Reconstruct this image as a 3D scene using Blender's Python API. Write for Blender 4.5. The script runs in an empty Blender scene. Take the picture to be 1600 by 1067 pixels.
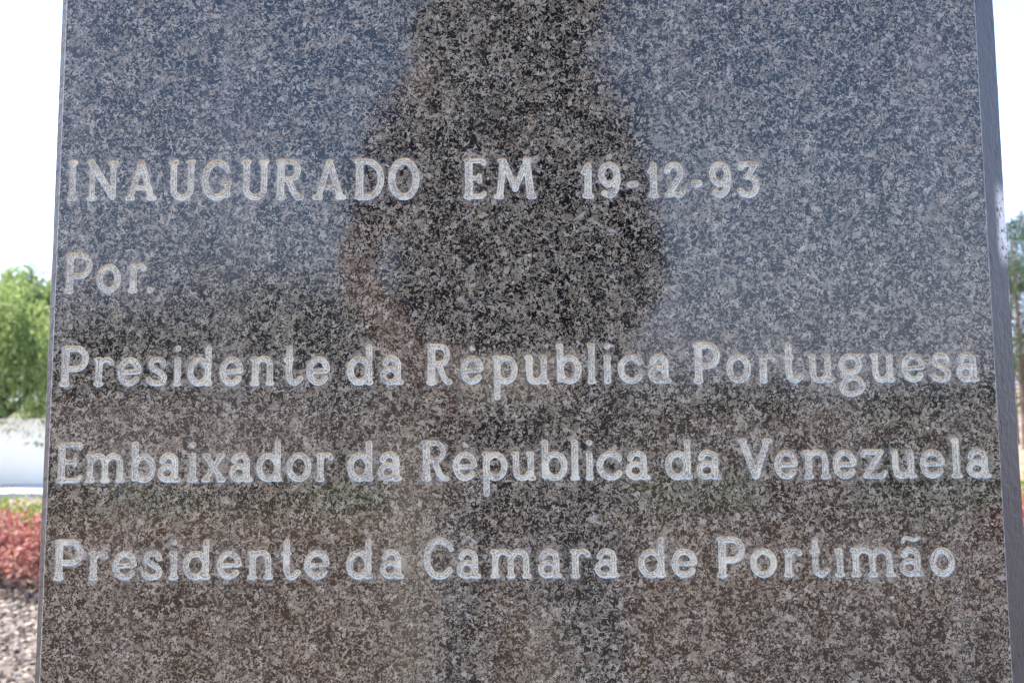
import bpy, math, random
import numpy as np
from mathutils import Vector, Matrix
from mathutils.geometry import delaunay_2d_cdt

S = bpy.context.scene
COL = S.collection
# ------------------------------------------------------------------ camera
F = 1333.0                      # focal length in pixels of the 1600 wide photograph
PITCH = math.radians(5.0)
ROLL = 0.0068
CAM = Vector((0, -0.55, 0.85))
_r = Vector((1, 0, 0)); _u = Vector((0, -math.sin(PITCH), math.cos(PITCH))); FW = Vector((0, math.cos(PITCH), math.sin(PITCH)))
RT = _r * math.cos(ROLL) - _u * math.sin(ROLL)
UP = _u * math.cos(ROLL) + _r * math.sin(ROLL)
cd = bpy.data.cameras.new('camera'); cam = bpy.data.objects.new('camera', cd); COL.objects.link(cam)
cd.sensor_width = 36; cd.lens = F / 1600 * 36; cd.clip_start = 0.005; cd.clip_end = 2000
cd.dof.use_dof = True; cd.dof.focus_distance = 0.56; cd.dof.aperture_fstop = 13
cam.matrix_world = Matrix(((RT.x, UP.x, -FW.x, CAM.x), (RT.y, UP.y, -FW.y, CAM.y), (RT.z, UP.z, -FW.z, CAM.z), (0, 0, 0, 1)))
S.camera = cam
# ------------------------------------------------------------------ sky, sun, exposure
SUN_EL, SUN_AZ = math.radians(57), math.radians(-62)     # azimuth from +Y towards +X
w = bpy.data.worlds.new('World'); S.world = w; w.use_nodes = True
nt = w.node_tree; bg = nt.nodes['Background']
sky = nt.nodes.new('ShaderNodeTexSky'); sky.sky_type = 'NISHITA'; sky.sun_disc = False
sky.sun_elevation = SUN_EL; sky.sun_rotation = SUN_AZ
sky.air_density = 1.0; sky.dust_density = 0.9; sky.ozone_density = 2.6; sky.altitude = 30
# thin high cloud over the whole sky
tc = nt.nodes.new('ShaderNodeTexCoord'); sx = nt.nodes.new('ShaderNodeSeparateXYZ'); nt.links.new(tc.outputs['Generated'], sx.inputs[0])
def wm(op, a, b):
    x = nt.nodes.new('ShaderNodeMath'); x.operation = op
    for i, q in enumerate((a, b)):
        if isinstance(q, (int, float)): x.inputs[i].default_value = q
        else: nt.links.new(q, x.inputs[i])
    return x.outputs[0]
zz = wm('ADD', wm('MAXIMUM', sx.outputs[2], 0), .18); cx_ = nt.nodes.new('ShaderNodeCombineXYZ')
nt.links.new(wm('DIVIDE', sx.outputs[0], zz), cx_.inputs[0]); nt.links.new(wm('DIVIDE', sx.outputs[1], zz), cx_.inputs[1])
cn = nt.nodes.new('ShaderNodeTexNoise'); nt.links.new(cx_.outputs[0], cn.inputs[0]); cn.inputs['Scale'].default_value = 1.3; cn.inputs['Detail'].default_value = 5; cn.inputs['Roughness'].default_value = .58; cn.inputs['Distortion'].default_value = .4
cr_ = nt.nodes.new('ShaderNodeMapRange'); nt.links.new(cn.outputs[0], cr_.inputs[0]); cr_.inputs[1].default_value = .36; cr_.inputs[2].default_value = .68; cr_.inputs[3].default_value = .05; cr_.inputs[4].default_value = .36
cm = nt.nodes.new('ShaderNodeMix'); cm.data_type = 'RGBA'; nt.links.new(wm('MAXIMUM', cr_.outputs[0], wm('MULTIPLY', wm('MAXIMUM', wm('SUBTRACT', 1.0, wm('MULTIPLY', wm('ABSOLUTE', sx.outputs[2], 0), 2.6)), 0), .9)), cm.inputs[0]); nt.links.new(sky.outputs[0], cm.inputs[6]); cm.inputs[7].default_value = (2.35, 2.45, 3.5, 1)
nt.links.new(cm.outputs[2], bg.inputs[0]); bg.inputs[1].default_value = 0.15
sd = bpy.data.lights.new('sun', 'SUN'); sd.energy = 4.0; sd.angle = math.radians(0.5); sd.color = (1, .95, .87)
so = bpy.data.objects.new('sun', sd); COL.objects.link(so)
sv = Vector((math.sin(SUN_AZ) * math.cos(SUN_EL), math.cos(SUN_AZ) * math.cos(SUN_EL), math.sin(SUN_EL)))
so.rotation_euler = sv.to_track_quat('Z', 'Y').to_euler(); so.location = sv * 20
S.view_settings.view_transform = 'Standard'; S.view_settings.look = 'None'; S.view_settings.gamma = 1
S.view_settings.use_curve_mapping = False; S.view_settings.exposure = 2.13


# ------------------------------------------------------------------ helpers
def ray(px, py):
    return RT * ((px - 800) / F) + UP * ((533.5 - py) / F) + FW

def at(px, py, Y=0.0):
    d = ray(px, py); return CAM + d * ((Y - CAM.y) / d.y)

def tag(o, label=None, cat=None, group=None, kind=None):
    if label: o['label'] = label
    if cat: o['category'] = cat
    if group: o['group'] = group
    if kind: o['kind'] = kind
    return o

def empty(name, loc, rz=0):
    o = bpy.data.objects.new(name, None); COL.objects.link(o); o.location = loc; o.rotation_euler.z = rz
    o.empty_display_size = .1
    return o

def mesh_obj(name, V, Fc, mats, parent=None, smooth=False, mi=None, attrs=None, loc=None):
    me = bpy.data.meshes.new(name)
    me.from_pydata([tuple(v) for v in V] if not isinstance(V, np.ndarray) else V.tolist(), [], Fc if not isinstance(Fc, np.ndarray) else Fc.tolist())
    for m in (mats if isinstance(mats, (list, tuple)) else [mats]): me.materials.append(m)
    if mi is not None: me.polygons.foreach_set('material_index', np.asarray(mi, dtype=np.int32))
    if smooth: me.polygons.foreach_set('use_smooth', np.ones(len(me.polygons), dtype=bool))
    for k, a in (attrs or {}).items():
        at_ = me.attributes.new(k, 'FLOAT', 'POINT'); at_.data.foreach_set('value', np.asarray(a, dtype=np.float32))
    me.update()
    o = bpy.data.objects.new(name, me); COL.objects.link(o)
    if parent: o.parent = parent
    if loc is not None: o.location = loc
    return o

class MB:
    def __init__(s): s.V = []; s.F = []
    def box(s, c, h):
        n = len(s.V)
        for dx, dy, dz in ((-1,-1,-1),(1,-1,-1),(1,1,-1),(-1,1,-1),(-1,-1,1),(1,-1,1),(1,1,1),(-1,1,1)):
            s.V.append((c[0]+dx*h[0], c[1]+dy*h[1], c[2]+dz*h[2]))
        for f in ((3,2,1,0),(4,5,6,7),(0,1,5,4),(1,2,6,5),(2,3,7,6),(3,0,4,7)): s.F.append([n+i for i in f])
    def tube(s, pts, rad, k=7):
        n = len(s.V); m = len(pts)
        for i, (p, r) in enumerate(zip(pts, rad)):
            p = Vector(p); a = Vector(pts[max(i-1,0)]); b = Vector(pts[min(i+1,m-1)])
            t = (b-a).normalized(); x = t.orthogonal().normalized(); x = (Vector((1,0,0)) - t*t.x).normalized() if abs(t.x) < .9 else (Vector((0,0,1)) - t*t.z).normalized()
            y = t.cross(x)
            for j in range(k):
                a_ = 2*math.pi*j/k
                s.V.append(tuple(p + x*(r*math.cos(a_)) + y*(r*math.sin(a_))))
        for i in range(m-1):
            for j in range(k):
                s.F.append([n+i*k+j, n+i*k+(j+1)%k, n+(i+1)*k+(j+1)%k, n+(i+1)*k+j])
        s.F.append([n+j for j in range(k)][::-1]); s.F.append([n+(m-1)*k+j for j in range(k)])
    def ob(s, name, mat, parent=None, smooth=False, loc=None):
        return mesh_obj(name, s.V, s.F, mat, parent, smooth, loc=loc)

# ------------------------------------------------------------------ materials
class NB:
    """small node graph builder"""
    def __init__(s, name):
        s.m = bpy.data.materials.new(name); s.m.use_nodes = True; s.t = s.m.node_tree; s.b = s.t.nodes['Principled BSDF']
        s.pos = s.t.nodes.new('ShaderNodeNewGeometry').outputs['Position']
    def n(s, ty, **kw):
        x = s.t.nodes.new(ty)
        for k, v in kw.items(): setattr(x, k, v)
        return x
    def lk(s, a, b):
        if isinstance(a, (int, float)): b.default_value = a
        elif isinstance(a, tuple): b.default_value = a if len(a) == len(b.default_value) else a + (1,)
        else: s.t.links.new(a, b)
    def noise(s, sc, det=3, ro=.55, dist=0, vec=None, off=0):
        x = s.n('ShaderNodeTexNoise'); v = vec or s.pos
        if off:
            a = s.n('ShaderNodeVectorMath', operation='ADD'); s.lk(v, a.inputs[0]); a.inputs[1].default_value = (off, off*.7, -off*1.3); v = a.outputs[0]
        s.lk(v, x.inputs['Vector']); x.inputs['Scale'].default_value = sc; x.inputs['Detail'].default_value = det
        x.inputs['Roughness'].default_value = ro; x.inputs['Distortion'].default_value = dist
        return x.outputs[0], x.outputs[1]
    def vor(s, sc, feat='F1', vec=None, rnd=1):
        x = s.n('ShaderNodeTexVoronoi', feature=feat); s.lk(vec or s.pos, x.inputs['Vector']); x.inputs['Scale'].default_value = sc
        x.inputs['Randomness'].default_value = rnd
        return x
    def math(s, op, a, b=0, c=0, clamp=False):
        x = s.n('ShaderNodeMath', operation=op, use_clamp=clamp)
        s.lk(a, x.inputs[0]); s.lk(b, x.inputs[1]); s.lk(c, x.inputs[2]); return x.outputs[0]
    def rng(s, v, a, b, c=0, d=1, smooth=True):
        x = s.n('ShaderNodeMapRange'); x.interpolation_type = 'SMOOTHSTEP' if smooth else 'LINEAR'
        s.lk(v, x.inputs[0]); s.lk(a, x.inputs[1]); s.lk(b, x.inputs[2]); s.lk(c, x.inputs[3]); s.lk(d, x.inputs[4]); return x.outputs[0]
    def mix(s, f, a, b, mode='MIX'):
        x = s.n('ShaderNodeMix', data_type='RGBA', blend_type=mode); s.lk(f, x.inputs[0]); s.lk(a, x.inputs[6]); s.lk(b, x.inputs[7]); return x.outputs[2]
    def ramp(s, v, stops, interp='LINEAR'):
        x = s.n('ShaderNodeValToRGB'); x.color_ramp.interpolation = interp; e = x.color_ramp.elements
        while len(e) < len(stops): e.new(.5)
        for q, (p, c) in zip(e, stops): q.position = p; q.color = c + (1,)
        s.lk(v, x.inputs[0]); return x.outputs[0]
    def warp(s, sc, amt, off=0):
        _, c = s.noise(sc, 2, .5, 0, off=off)
        a = s.n('ShaderNodeVectorMath', operation='SUBTRACT'); s.lk(c, a.inputs[0]); a.inputs[1].default_value = (.5, .5, .5)
        b = s.n('ShaderNodeVectorMath', operation='SCALE'); s.lk(a.outputs[0], b.inputs[0]); b.inputs[3].default_value = amt
        d = s.n('ShaderNodeVectorMath', operation='ADD'); s.lk(s.pos, d.inputs[0]); s.lk(b.outputs[0], d.inputs[1]); return d.outputs[0]
    def attr(s, name):
        x = s.n('ShaderNodeAttribute', attribute_name=name); return x.outputs['Fac']
    def bump(s, h, strength, dist):
        x = s.n('ShaderNodeBump'); s.lk(h, x.inputs['Height']); x.inputs['Strength'].default_value = strength; x.inputs['Distance'].default_value = dist
        s.lk(x.outputs[0], s.b.inputs['Normal'])
    def out(s, col=None, rough=None, ior=None, spec=None):
        if col is not None: s.lk(col, s.b.inputs['Base Color'])
        if rough is not None: s.lk(rough, s.b.inputs['Roughness'])
        if ior: s.b.inputs['IOR'].default_value = ior
        if spec is not None: s.b.inputs['Specular IOR Level'].default_value = spec
        return s.m

def granite(name, halo=True):
    g = NB(name)
    wv = g.warp(420, .0035)
    cell = g.vor(300, vec=wv)
    sep = g.n('ShaderNodeSeparateColor'); g.lk(cell.outputs['Color'], sep.inputs[0])
    shade = g.math('MULTIPLY_ADD', g.noise(900, 3, .6)[0], .5, g.math('MULTIPLY', sep.outputs[0], .75))
    light = g.ramp(shade, [(.08, (.10, .092, .073)), (.36, (.172, .161, .128)), (.66, (.222, .207, .163)), (.98, (.34, .32, .26))])
    # slow drift of tint, browner and greener crystals
    tn = g.noise(38, 3, .6)[0]
    light = g.mix(g.rng(tn, .52, .72, 0, .5), light, (.17, .135, .10), 'MIX')
    light = g.mix(g.rng(sep.outputs[1], .86, .96, 0, .55), light, (.23, .17, .11))
    light = g.mix(g.rng(sep.outputs[2], .93, .97, 0, .6), light, (.42, .40, .36))
    # dark mica: curvy blades between the crystals
    a = g.noise(305, 2.4, .6, 1.5)[0]
    b = g.noise(640, 2, .6, 1.6, off=3.1)[0]
    big = g.noise(75, 3, .6, off=7.7)[0]
    m = g.math('MULTIPLY_ADD', b, .55, g.math('MULTIPLY', a, .75))
    m = g.math('MULTIPLY_ADD', big, .22, m)
    dark = g.rng(m, .762, .773)
    blade = g.vor(360, 'DISTANCE_TO_EDGE', vec=wv)
    cr = g.math('MULTIPLY', g.rng(blade.outputs[0], .035, .10, 1, 0), g.rng(g.noise(210, 2, .5, off=1.3)[0], .47, .56))
    dark = g.math('MAXIMUM', dark, g.math('MULTIPLY', cr, .85))
    col = g.mix(dark, light, (.006, .006, .007))
    rough = g.rng(g.noise(9, 5, .6, off=5)[0], .42, .72, .08, .15)
    if halo:
        d = g.attr('groove_distance')
        h = g.math('MULTIPLY', g.rng(d, 0, 3.2, 1, 0, False), g.rng(g.noise(160, 4, .7, off=2)[0], .40, .68))
        h = g.math('MULTIPLY', h, .42)
        col = g.mix(h, col, (.40, .40, .38))
        rough = g.math('MULTIPLY_ADD', h, .5, rough)
        # drip marks and dust film
        mp = g.n('ShaderNodeMapping'); g.lk(g.pos, mp.inputs[0]); mp.inputs['Scale'].default_value = (30, 30, 1.6)
        st = g.noise(1, 4, .65, vec=mp.outputs[0])[0]
        f = g.rng(st, .5, .78, 0, .10)
        col = g.mix(f, col, (.42, .40, .37))
        sp = g.vor(75, vec=g.warp(40, .01))
        spk = g.math('MULTIPLY', g.rng(sp.outputs['Distance'], .03, .10, 1, 0), .8)
        sc = g.n('ShaderNodeSeparateColor'); g.lk(sp.outputs['Color'], sc.inputs[0])
        col = g.mix(g.math('MULTIPLY', spk, g.rng(sc.outputs[0], .85, .88)), col, (.6, .58, .53))
    g.bump(g.noise(60, 4, .6, off=9)[0], .05, .0004)
    return g.out(col, rough, 1.55)

def stone_side(name):
    g = NB(name)
    n1 = g.noise(25, 5, .6)[0]; n2 = g.noise(900, 3, .7)[0]
    col = g.mix(n1, (.040, .039, .039), (.070, .068, .067))
    col = g.mix(g.rng(n2, .55, .75, 0, .35), col, (.21, .21, .21))
    dent = g.noise(130, 3, .55, .5, off=4)[0]
    mp = g.n('ShaderNodeMapping'); g.lk(g.pos, mp.inputs[0]); mp.inputs['Scale'].default_value = (170, 170, 60)
    pit = g.noise(1, 2, .5, vec=mp.outputs[0])[0]
    pm = g.rng(pit, .66, .74)
    col = g.mix(g.math('MULTIPLY', pm, .6), col, (.03, .03, .033))
    # lime bloom running down the outer arris
    z = g.n('ShaderNodeSeparateXYZ'); g.lk(g.pos, z.inputs[0])
    band = g.math('MULTIPLY', g.rng(z.outputs[2], .945, .962), g.rng(z.outputs[2], 1.01, .99))
    band = g.math('MULTIPLY', band, g.rng(z.outputs[0], .322, .332))
    lm = g.math('MULTIPLY', band, g.rng(g.noise(260, 5, .7, off=8)[0], .40, .48))
    lime2 = g.math('MULTIPLY', g.rng(g.noise(120, 5, .7, off=11)[0], .70, .76), .5)
    col = g.mix(g.math('MAXIMUM', lm, lime2), col, (.68, .67, .64))
    h = g.math('SUBTRACT', dent, pm)
    g.bump(h, .7, .0018)
    return g.out(col, .55, 1.45, .35)

def cut_letters(name):
    g = NB(name)
    d = g.attr('groove_distance')           # millimetres inside the cut
    wob = g.noise(260, 3, .6)[0]
    ph = g.math('MULTIPLY_ADD', wob, .9, d)
    ln = g.math('SINE', g.math('MULTIPLY', ph, 5.9))
    ln = g.rng(ln, -.35, .35)
    keep = g.rng(g.noise(75, 3, .6, off=2)[0], .36, .62)
    ln = g.math('MULTIPLY', ln, g.math('MULTIPLY_ADD', keep, .75, .25))
    speck = g.rng(g.noise(1150, 3, .7, off=4)[0], .42, .60)
    base = g.mix(speck, (.16, .155, .135), (.68, .67, .59))
    frost = g.rng(g.noise(120, 4, .7, off=6)[0], .38, .70)
    white = g.mix(frost, (.76, .78, .64), (.93, .95, .80))
    f = g.math('MAXIMUM', g.math('MULTIPLY', ln, g.math('MULTIPLY_ADD', speck, .5, .5)), g.rng(g.noise(40, 3, .6, off=12)[0], .55, .68, 0, .6))
    edge = g.math('MULTIPLY', g.rng(d, .15, .55), g.rng(d, 1.0, .6))
    f = g.math('MAXIMUM', f, g.math('MULTIPLY', edge, g.math('MULTIPLY_ADD', keep, .55, .25)))
    col = g.mix(f, base, white)
    rim = g.rng(d, .55, .0)
    rust = g.math('MULTIPLY', rim, g.rng(g.noise(210, 4, .65, off=20)[0], .42, .60))
    col = g.mix(g.math('MULTIPLY', rust, .35), col, (.40, .31, .20))
    yl = g.rng(g.noise(34, 2, .5, off=31)[0], .60, .72, 0, .45)
    col = g.mix(yl, col, (.80, .77, .60))
    h = g.math('MULTIPLY_ADD', ln, .6, g.noise(1500, 3, .7)[0])
    g.bump(h, .7, .00035)
    return g.out(col, .5, 1.5)

def simple(name, c1, c2, sc, rough=.8, det=4, bump=None, c3=None, sc3=None):
    g = NB(name)
    col = g.mix(g.rng(g.noise(sc, det, .6)[0], .35, .65), c1, c2)
    if c3: col = g.mix(g.rng(g.noise(sc3, 4, .6, off=4)[0], .5, .66), col, c3)
    if bump: g.bump(g.noise(bump[0], 4, .6, off=2)[0], .6, bump[1])
    return g.out(col, rough)

def leafmat(name, c1, c2, c3, trans=.35):
    g = NB(name)
    ge = g.n('ShaderNodeNewGeometry')
    col = g.ramp(ge.outputs['Random Per Island'], [(0, c1), (.5, c2), (1, c3)])
    g.out(col, .55, spec=.35)
    tr = g.n('ShaderNodeBsdfTranslucent'); g.lk(g.mix(.5, col, (.34, .42, .12), 'MIX') if trans > .3 and c2[1] > c2[0] else col, tr.inputs[0])
    mx = g.n('ShaderNodeMixShader'); mx.inputs[0].default_value = trans
    o = g.t.nodes['Material Output']; g.lk(g.b.outputs[0], mx.inputs[1]); g.lk(tr.outputs[0], mx.inputs[2]); g.lk(mx.outputs[0], o.inputs[0])
    return g.m

M_GR = granite('polished_speckled_granite')
M_SIDE = stone_side('honed_granite_side')
M_CUT = cut_letters('frosted_cut_stone')
def arris():
    g = NB('worn_granite_edge')
    col = g.mix(g.rng(g.noise(300, 4, .65)[0], .4, .62), (.13, .13, .13), (.34, .34, .33))
    g.bump(g.noise(500, 3, .6)[0], .5, .0004); return g.out(col, .5)
M_ARR = arris()

# ------------------------------------------------------------------ ground and garden
GR = np.random.default_rng(11)
def ground_mat():
    g = NB('dry_gravel_earth')
    c = g.mix(g.rng(g.noise(1.3, 5, .6)[0], .35, .65), (.10, .07, .05), (.135, .095, .07))
    c = g.mix(g.rng(g.noise(45, 4, .7)[0], .45, .7), c, (.25, .21, .175))
    c = g.mix(g.rng(g.noise(.07, 3, .5, off=3)[0], .5, .6), c, (.36, .22, .13))
    g.bump(g.noise(60, 5, .7)[0], .8, .02); return g.out(c, .9)
m = MB(); xs = [-700, -60, -14, 14, 60, 700]
for i in range(5):
    for j in range(5):
        n = len(m.V); m.V += [(xs[i], xs[j], 0), (xs[i+1], xs[j], 0), (xs[i+1], xs[j+1], 0), (xs[i], xs[j+1], 0)]; m.F.append([n, n+1, n+2, n+3])
tag(m.ob('ground', ground_mat()), kind='structure')

# hills with soft ridge
def hills(name, y0, amp, seed, mat, sgn=1):
    rg = np.random.default_rng(seed); n = 120; V = []; Fc = []
    ph = rg.uniform(0, 6, 6)
    for i in range(n):
        x = -700 + 1400*i/(n-1)
        h = amp*(.55 + .2*math.sin(x/110+ph[0]) + .15*math.sin(x/47+ph[1]) + .08*math.sin(x/19+ph[2]))
        V += [(x, sgn*y0, -.5), (x, sgn*(y0+30), h*.7), (x, sgn*(y0+70), h), (x, sgn*(y0+180), -.5)]
    for i in range(n-1):
        for j in range(3): a = i*4+j; Fc.append([a, a+4, a+5, a+1])
    tag(mesh_obj(name, V, Fc, mat, smooth=True), kind='structure')
M_HILL = simple('scrub_hillside', (.07, .085, .035), (.16, .13, .07), .08, .95, c3=(.22, .16, .09), sc3=.03)
hills('hills', 300, 16, 5, M_HILL); hills('hills', 300, 9, 8, simple('dry_hillside', (.15, .13, .075), (.24, .19, .12), .06, .95, c3=(.10, .11, .05), sc3=.04), -1)

# pale paved path in front of the wall and another across the garden behind the camera
M_PATH = simple('pale_paving', (.46, .44, .40), (.54, .52, .48), 3, .85, bump=(60, .003))
def flat(name, x0, x1, y0, y1, z0, z1, mat):
    b = MB(); b.box(((x0+x1)/2, (y0+y1)/2, (z0+z1)/2), ((x1-x0)/2, (y1-y0)/2, (z1-z0)/2)); return tag(b.ob(name, mat), kind='structure')
flat('path', -16, 2, 9.0, 10.45, -.05, .012, M_PATH)
flat('kerb', -16, 2, 8.87, 8.997, -.05, .05, simple('kerb_stone', (.5, .49, .46), (.42, .41, .39), 8, .85))
flat('soil_bed', 2.6, 26, 9.9, 22, -.05, .02, simple('orange_clay', (.22, .105, .06), (.28, .16, .10), 2.2, .95, c3=(.26, .20, .13), sc3=1.1, bump=(20, .03)))
flat('lawn_bed', -30, 30, -11.2, -7.2, -.05, .02, simple('grassy_bed', (.06, .10, .025), (.11, .13, .05), 3, .95, c3=(.20, .17, .10), sc3=1.1, bump=(30, .03)))
M_WALL = simple('whitewashed_render', (.82, .755, .64), (.77, .70, .59), 1.5, .85, bump=(18, .006))
def wall(x0, x1, y, h, th, mat, label, capmat=None, rot=0, name='garden_wall'):
    r = empty(name, ((x0+x1)/2, y, 0), rot); L = (x1-x0)/2
    tag(r, label, 'wall')
    b = MB(); b.box((0, 0, h/2-.02), (L, th/2, h/2-.03)); b.ob('wall_face', mat, r)
    c = MB(); c.box((0, 0, h-.025), (L+.02, th/2+.025, .025)); c.ob('coping', capmat or mat, r)
    k = max(1, int(2*L/3.5))
    for i in range(k+1):
        p = MB(); p.box((-L + 2*L*i/k, 0, h/2+.02), (.13, th/2+.03, h/2+.03)); p.ob('pier', mat, r)
    return r
wall(-16.5, -1.2, 10.7, .86, .2, M_WALL, 'long low whitewashed wall behind the red shrubs left of the stone')
M_PINK = simple('pinkish_render', (.66, .52, .45), (.55, .45, .38), 1.2, .85, bump=(18, .006))
wall(-14, -3.6, -15.5, 1.25, .22, M_PINK, 'pinkish rendered wall reflected in the left half of the stone')

# gravel and bark chips
def chips(name, n, box, smin, smax, mat, seed):
    rg = np.random.default_rng(seed)
    base = np.array([(1,0,0),(.3,.8,0),(-.7,.55,0),(-.9,-.4,0),(.1,-.9,0),(.35,.1,.55),(-.35,-.05,.5)], float)
    tri = np.array([(0,1,5),(1,2,5),(2,6,5),(2,3,6),(3,4,6),(4,5,6),(4,0,5)])
    s = rg.uniform(smin, smax, n) ** 1.0
    P = np.stack([rg.uniform(box[0], box[1], n), rg.uniform(box[2], box[3], n), rg.uniform(-.004, .006, n)], 1)
    keep = ~((np.abs(P[:, 0]) < .55) & (np.abs(P[:, 1] - .1) < .35)); P = P[keep]; s = s[keep]; n = len(s)
    a = rg.uniform(0, 6.28, n); ca, sa = np.cos(a), np.sin(a)
    J = base[None] * (1 + rg.uniform(-.3, .3, (n, 7, 3))); el = rg.uniform(.45, 1, n)
    x = J[:, :, 0]*s[:, None]; y = J[:, :, 1]*(s*el)[:, None]; z = J[:, :, 2]*(s*rg.uniform(.5, 1.3, n))[:, None]
    tl = rg.uniform(-.5, .5, (n, 1)); z = z + x*tl
    V = np.stack([x*ca[:, None]-y*sa[:, None]+P[:, :1], x*sa[:, None]+y*ca[:, None]+P[:, 1:2], z+P[:, 2:]], 2).reshape(-1, 3)
    Fc = (tri[None] + (np.arange(n)*7)[:, None, None]).reshape(-1, 3)
    return tag(mesh_obj(name, V, Fc, mat), kind='stuff')
def chipmat():
    g = NB('pale_chippings'); ge = g.n('ShaderNodeNewGeometry')
    c = g.ramp(ge.outputs['Random Per Island'], [(0, (.03, .02, .015)), (.35, (.095, .067, .048)), (.65, (.20, .148, .112)), (1, (.41, .33, .27))])
    g.bump(g.noise(300, 3)[0], .5, .003); return g.out(c, .85)
M_CHIP = chipmat()
tag(chips('gravel', 26000, (-4.2, -1.0, 1.6, 4.6), .008, .022, M_CHIP, 1), 'pale brown chippings covering the bed at lower left', 'gravel')
tag(chips('gravel', 16000, (-1.0, 4.6, .2, 4.6), .010, .024, M_CHIP, 2), 'pale brown chippings behind and right of the stone', 'gravel')
tag(chips('gravel', 16000, (-3.5, 3.5, -5.2, .2), .012, .026, M_CHIP, 3), 'pale brown chippings reflected low in the stone', 'gravel')

def leaves(rg, C, size, asp=.4, dirs=None, jit=.6, bend=True):
    """kite shaped leaves, two triangles each folded along the midrib"""
    n = len(C); d = rg.normal(size=(n, 3)) if dirs is None else dirs + rg.normal(size=(n, 3))*jit
    d /= np.linalg.norm(d, axis=1)[:, None]; q = rg.normal(size=(n, 3)); q = np.cross(d, q); q /= np.linalg.norm(q, axis=1)[:, None]
    nn = np.cross(d, q); s = size if isinstance(size, np.ndarray) else rg.uniform(size[0], size[1], n); s = s[:, None]
    a = C; b = C + d*s*.45 + q*s*asp*.5 + nn*s*.08; c = C + d*s; e = C + d*s*.45 - q*s*asp*.5 + nn*s*.08
    V = np.stack([a, b, c, e], 1).reshape(-1, 3); k = np.arange(n)[:, None]*4
    return V, np.concatenate([k, k+1, k+2, k+3], 1)

# shrubs ---------------------------------------------------------------
M_RED = leafmat('red_shrub_leaf', (.20, .045, .038), (.36, .12, .095), (.50, .32, .23), .3)
M_RED2 = leafmat('pink_red_shrub_leaf', (.34, .05, .06), (.46, .10, .08), (.44, .22, .12), .3)
M_LIME = leafmat('lime_leaf', (.11, .16, .015), (.19, .24, .025), (.30, .32, .05), .25)
M_GREEN = leafmat('green_shrub_leaf', (.035, .07, .015), (.06, .11, .025), (.10, .15, .04), .3)
M_BARK = simple('grey_brown_bark', (.10, .075, .055), (.17, .13, .10), 14, .9, bump=(40, .02))
M_TWIG = simple('twig', (.11, .06, .045), (.16, .10, .07), 30, .9)
def shrub(x, y, h, r, mat, nleaf, label, group, seed, size=(.02, .04), lat=None, cat='shrub', name='shrub'):
    rg = np.random.default_rng(seed); e = empty(name, (x, y, 0)); tag(e, label, cat, group)
    t = MB(); tips = []
    for i in range(26):
        a = rg.uniform(0, 6.28); q = rg.uniform(.25, 1)**.6; z = h*rg.uniform(.55, 1.0)*(1-.25*q*q)
        p2 = (r*q*math.cos(a), r*q*math.sin(a), z); p1 = (p2[0]*.35, p2[1]*.35, z*.5)
        t.tube([(rg.uniform(-.03, .03), rg.uniform(-.03, .03), 0), p1, p2], [.006, .004, .002], 4); tips.append((p1, p2))
    t.ob('stem', M_TWIG, e)
    T = np.array(tips); k = rg.integers(0, len(T), nleaf); u = rg.uniform(.1, 1.08, nleaf)[:, None]
    C = T[k, 0]*(1-u) + T[k, 1]*u + rg.normal(size=(nleaf, 3))*np.array([r*.16, r*.16, h*.09])
    C[:, 2] = np.abs(C[:, 2])
    V, Fc = leaves(rg, C, size, .5, dirs=np.tile([0, 0, .6], (nleaf, 1)), jit=.8)
    mesh_obj('foliage', V, Fc, mat, e); return e
k = 0
for (x, y, h, r) in [(-2.22, 3.85, .36, .36), (-2.86, 4.0, .38, .38), (-3.5, 4.2, .38, .36), (-1.55, 4.1, .34, .32)]:
    lab = ['red leaved low shrub just left of the stone, beside the gravel', 'red leaved low shrub at the left edge of the photo', 'red leaved low shrub farthest to the left', 'red leaved low shrub mostly hidden behind the stone'][k]
    shrub(x, y, h, r, M_RED, 4200, lab, 'red leaved shrubs along the bed', 20+k); k += 1
shrub(2.75, 4.45, .44, .4, M_RED2, 4200, 'pinkish red low shrub at the lower right edge of the photo', 'red leaved shrubs along the bed', 31)
shrub(3.55, 4.7, .42, .38, M_RED, 3600, 'red leaved low shrub beyond the lower right edge', 'red leaved shrubs along the bed', 32)
for i, (x, y, h, r) in enumerate([(-2.85, 4.85, .38, .44), (-3.6, 5.2, .38, .46), (-2.2, 5.1, .36, .38), (3.75, 5.9, .42, .42), (-5.1, 6.9, .34, .42)]):
    lab = ['lime green low plant just above the red shrub, left of the stone', 'lime green low plant at the left edge behind red shrubs', 'lime green low plant hidden behind the stone on the left', 'lime green low plant at the right edge of the photo', 'lime green low plant farthest left in front of the white wall'][i]
    shrub(x, y, h, r, M_LIME, 2600, lab, 'lime green plants behind the red shrubs', 40+i, cat='plant', name='leafy_plant')
# reflected bed behind the camera
for i, (x, y, h, r, mt, lab) in enumerate([(-4.4, -7.9, .55, .6, M_GREEN, 'green rounded shrub reflected at the far left'), (-2.9, -8.6, .4, .45, M_RED, 'red shrub reflected low on the left of the stone'), (2.5, -6.6, .3, .35, M_RED, 'red shrub reflected low right of the middle'),
        (4.1, -8.3, .6, .62, M_GREEN, 'green shrub reflected right of the middle'), (5.4, -8.0, .55, .6, M_GREEN, 'green shrub reflected at the far right'), (3.3, -4.7, .34, .4, M_RED2, 'pinkish red shrub reflected near the lower right')]):
    shrub(x, y, h, r, mt, 2600, lab, 'shrubs behind the photographer', 60+i, size=(.035, .07))

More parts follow.
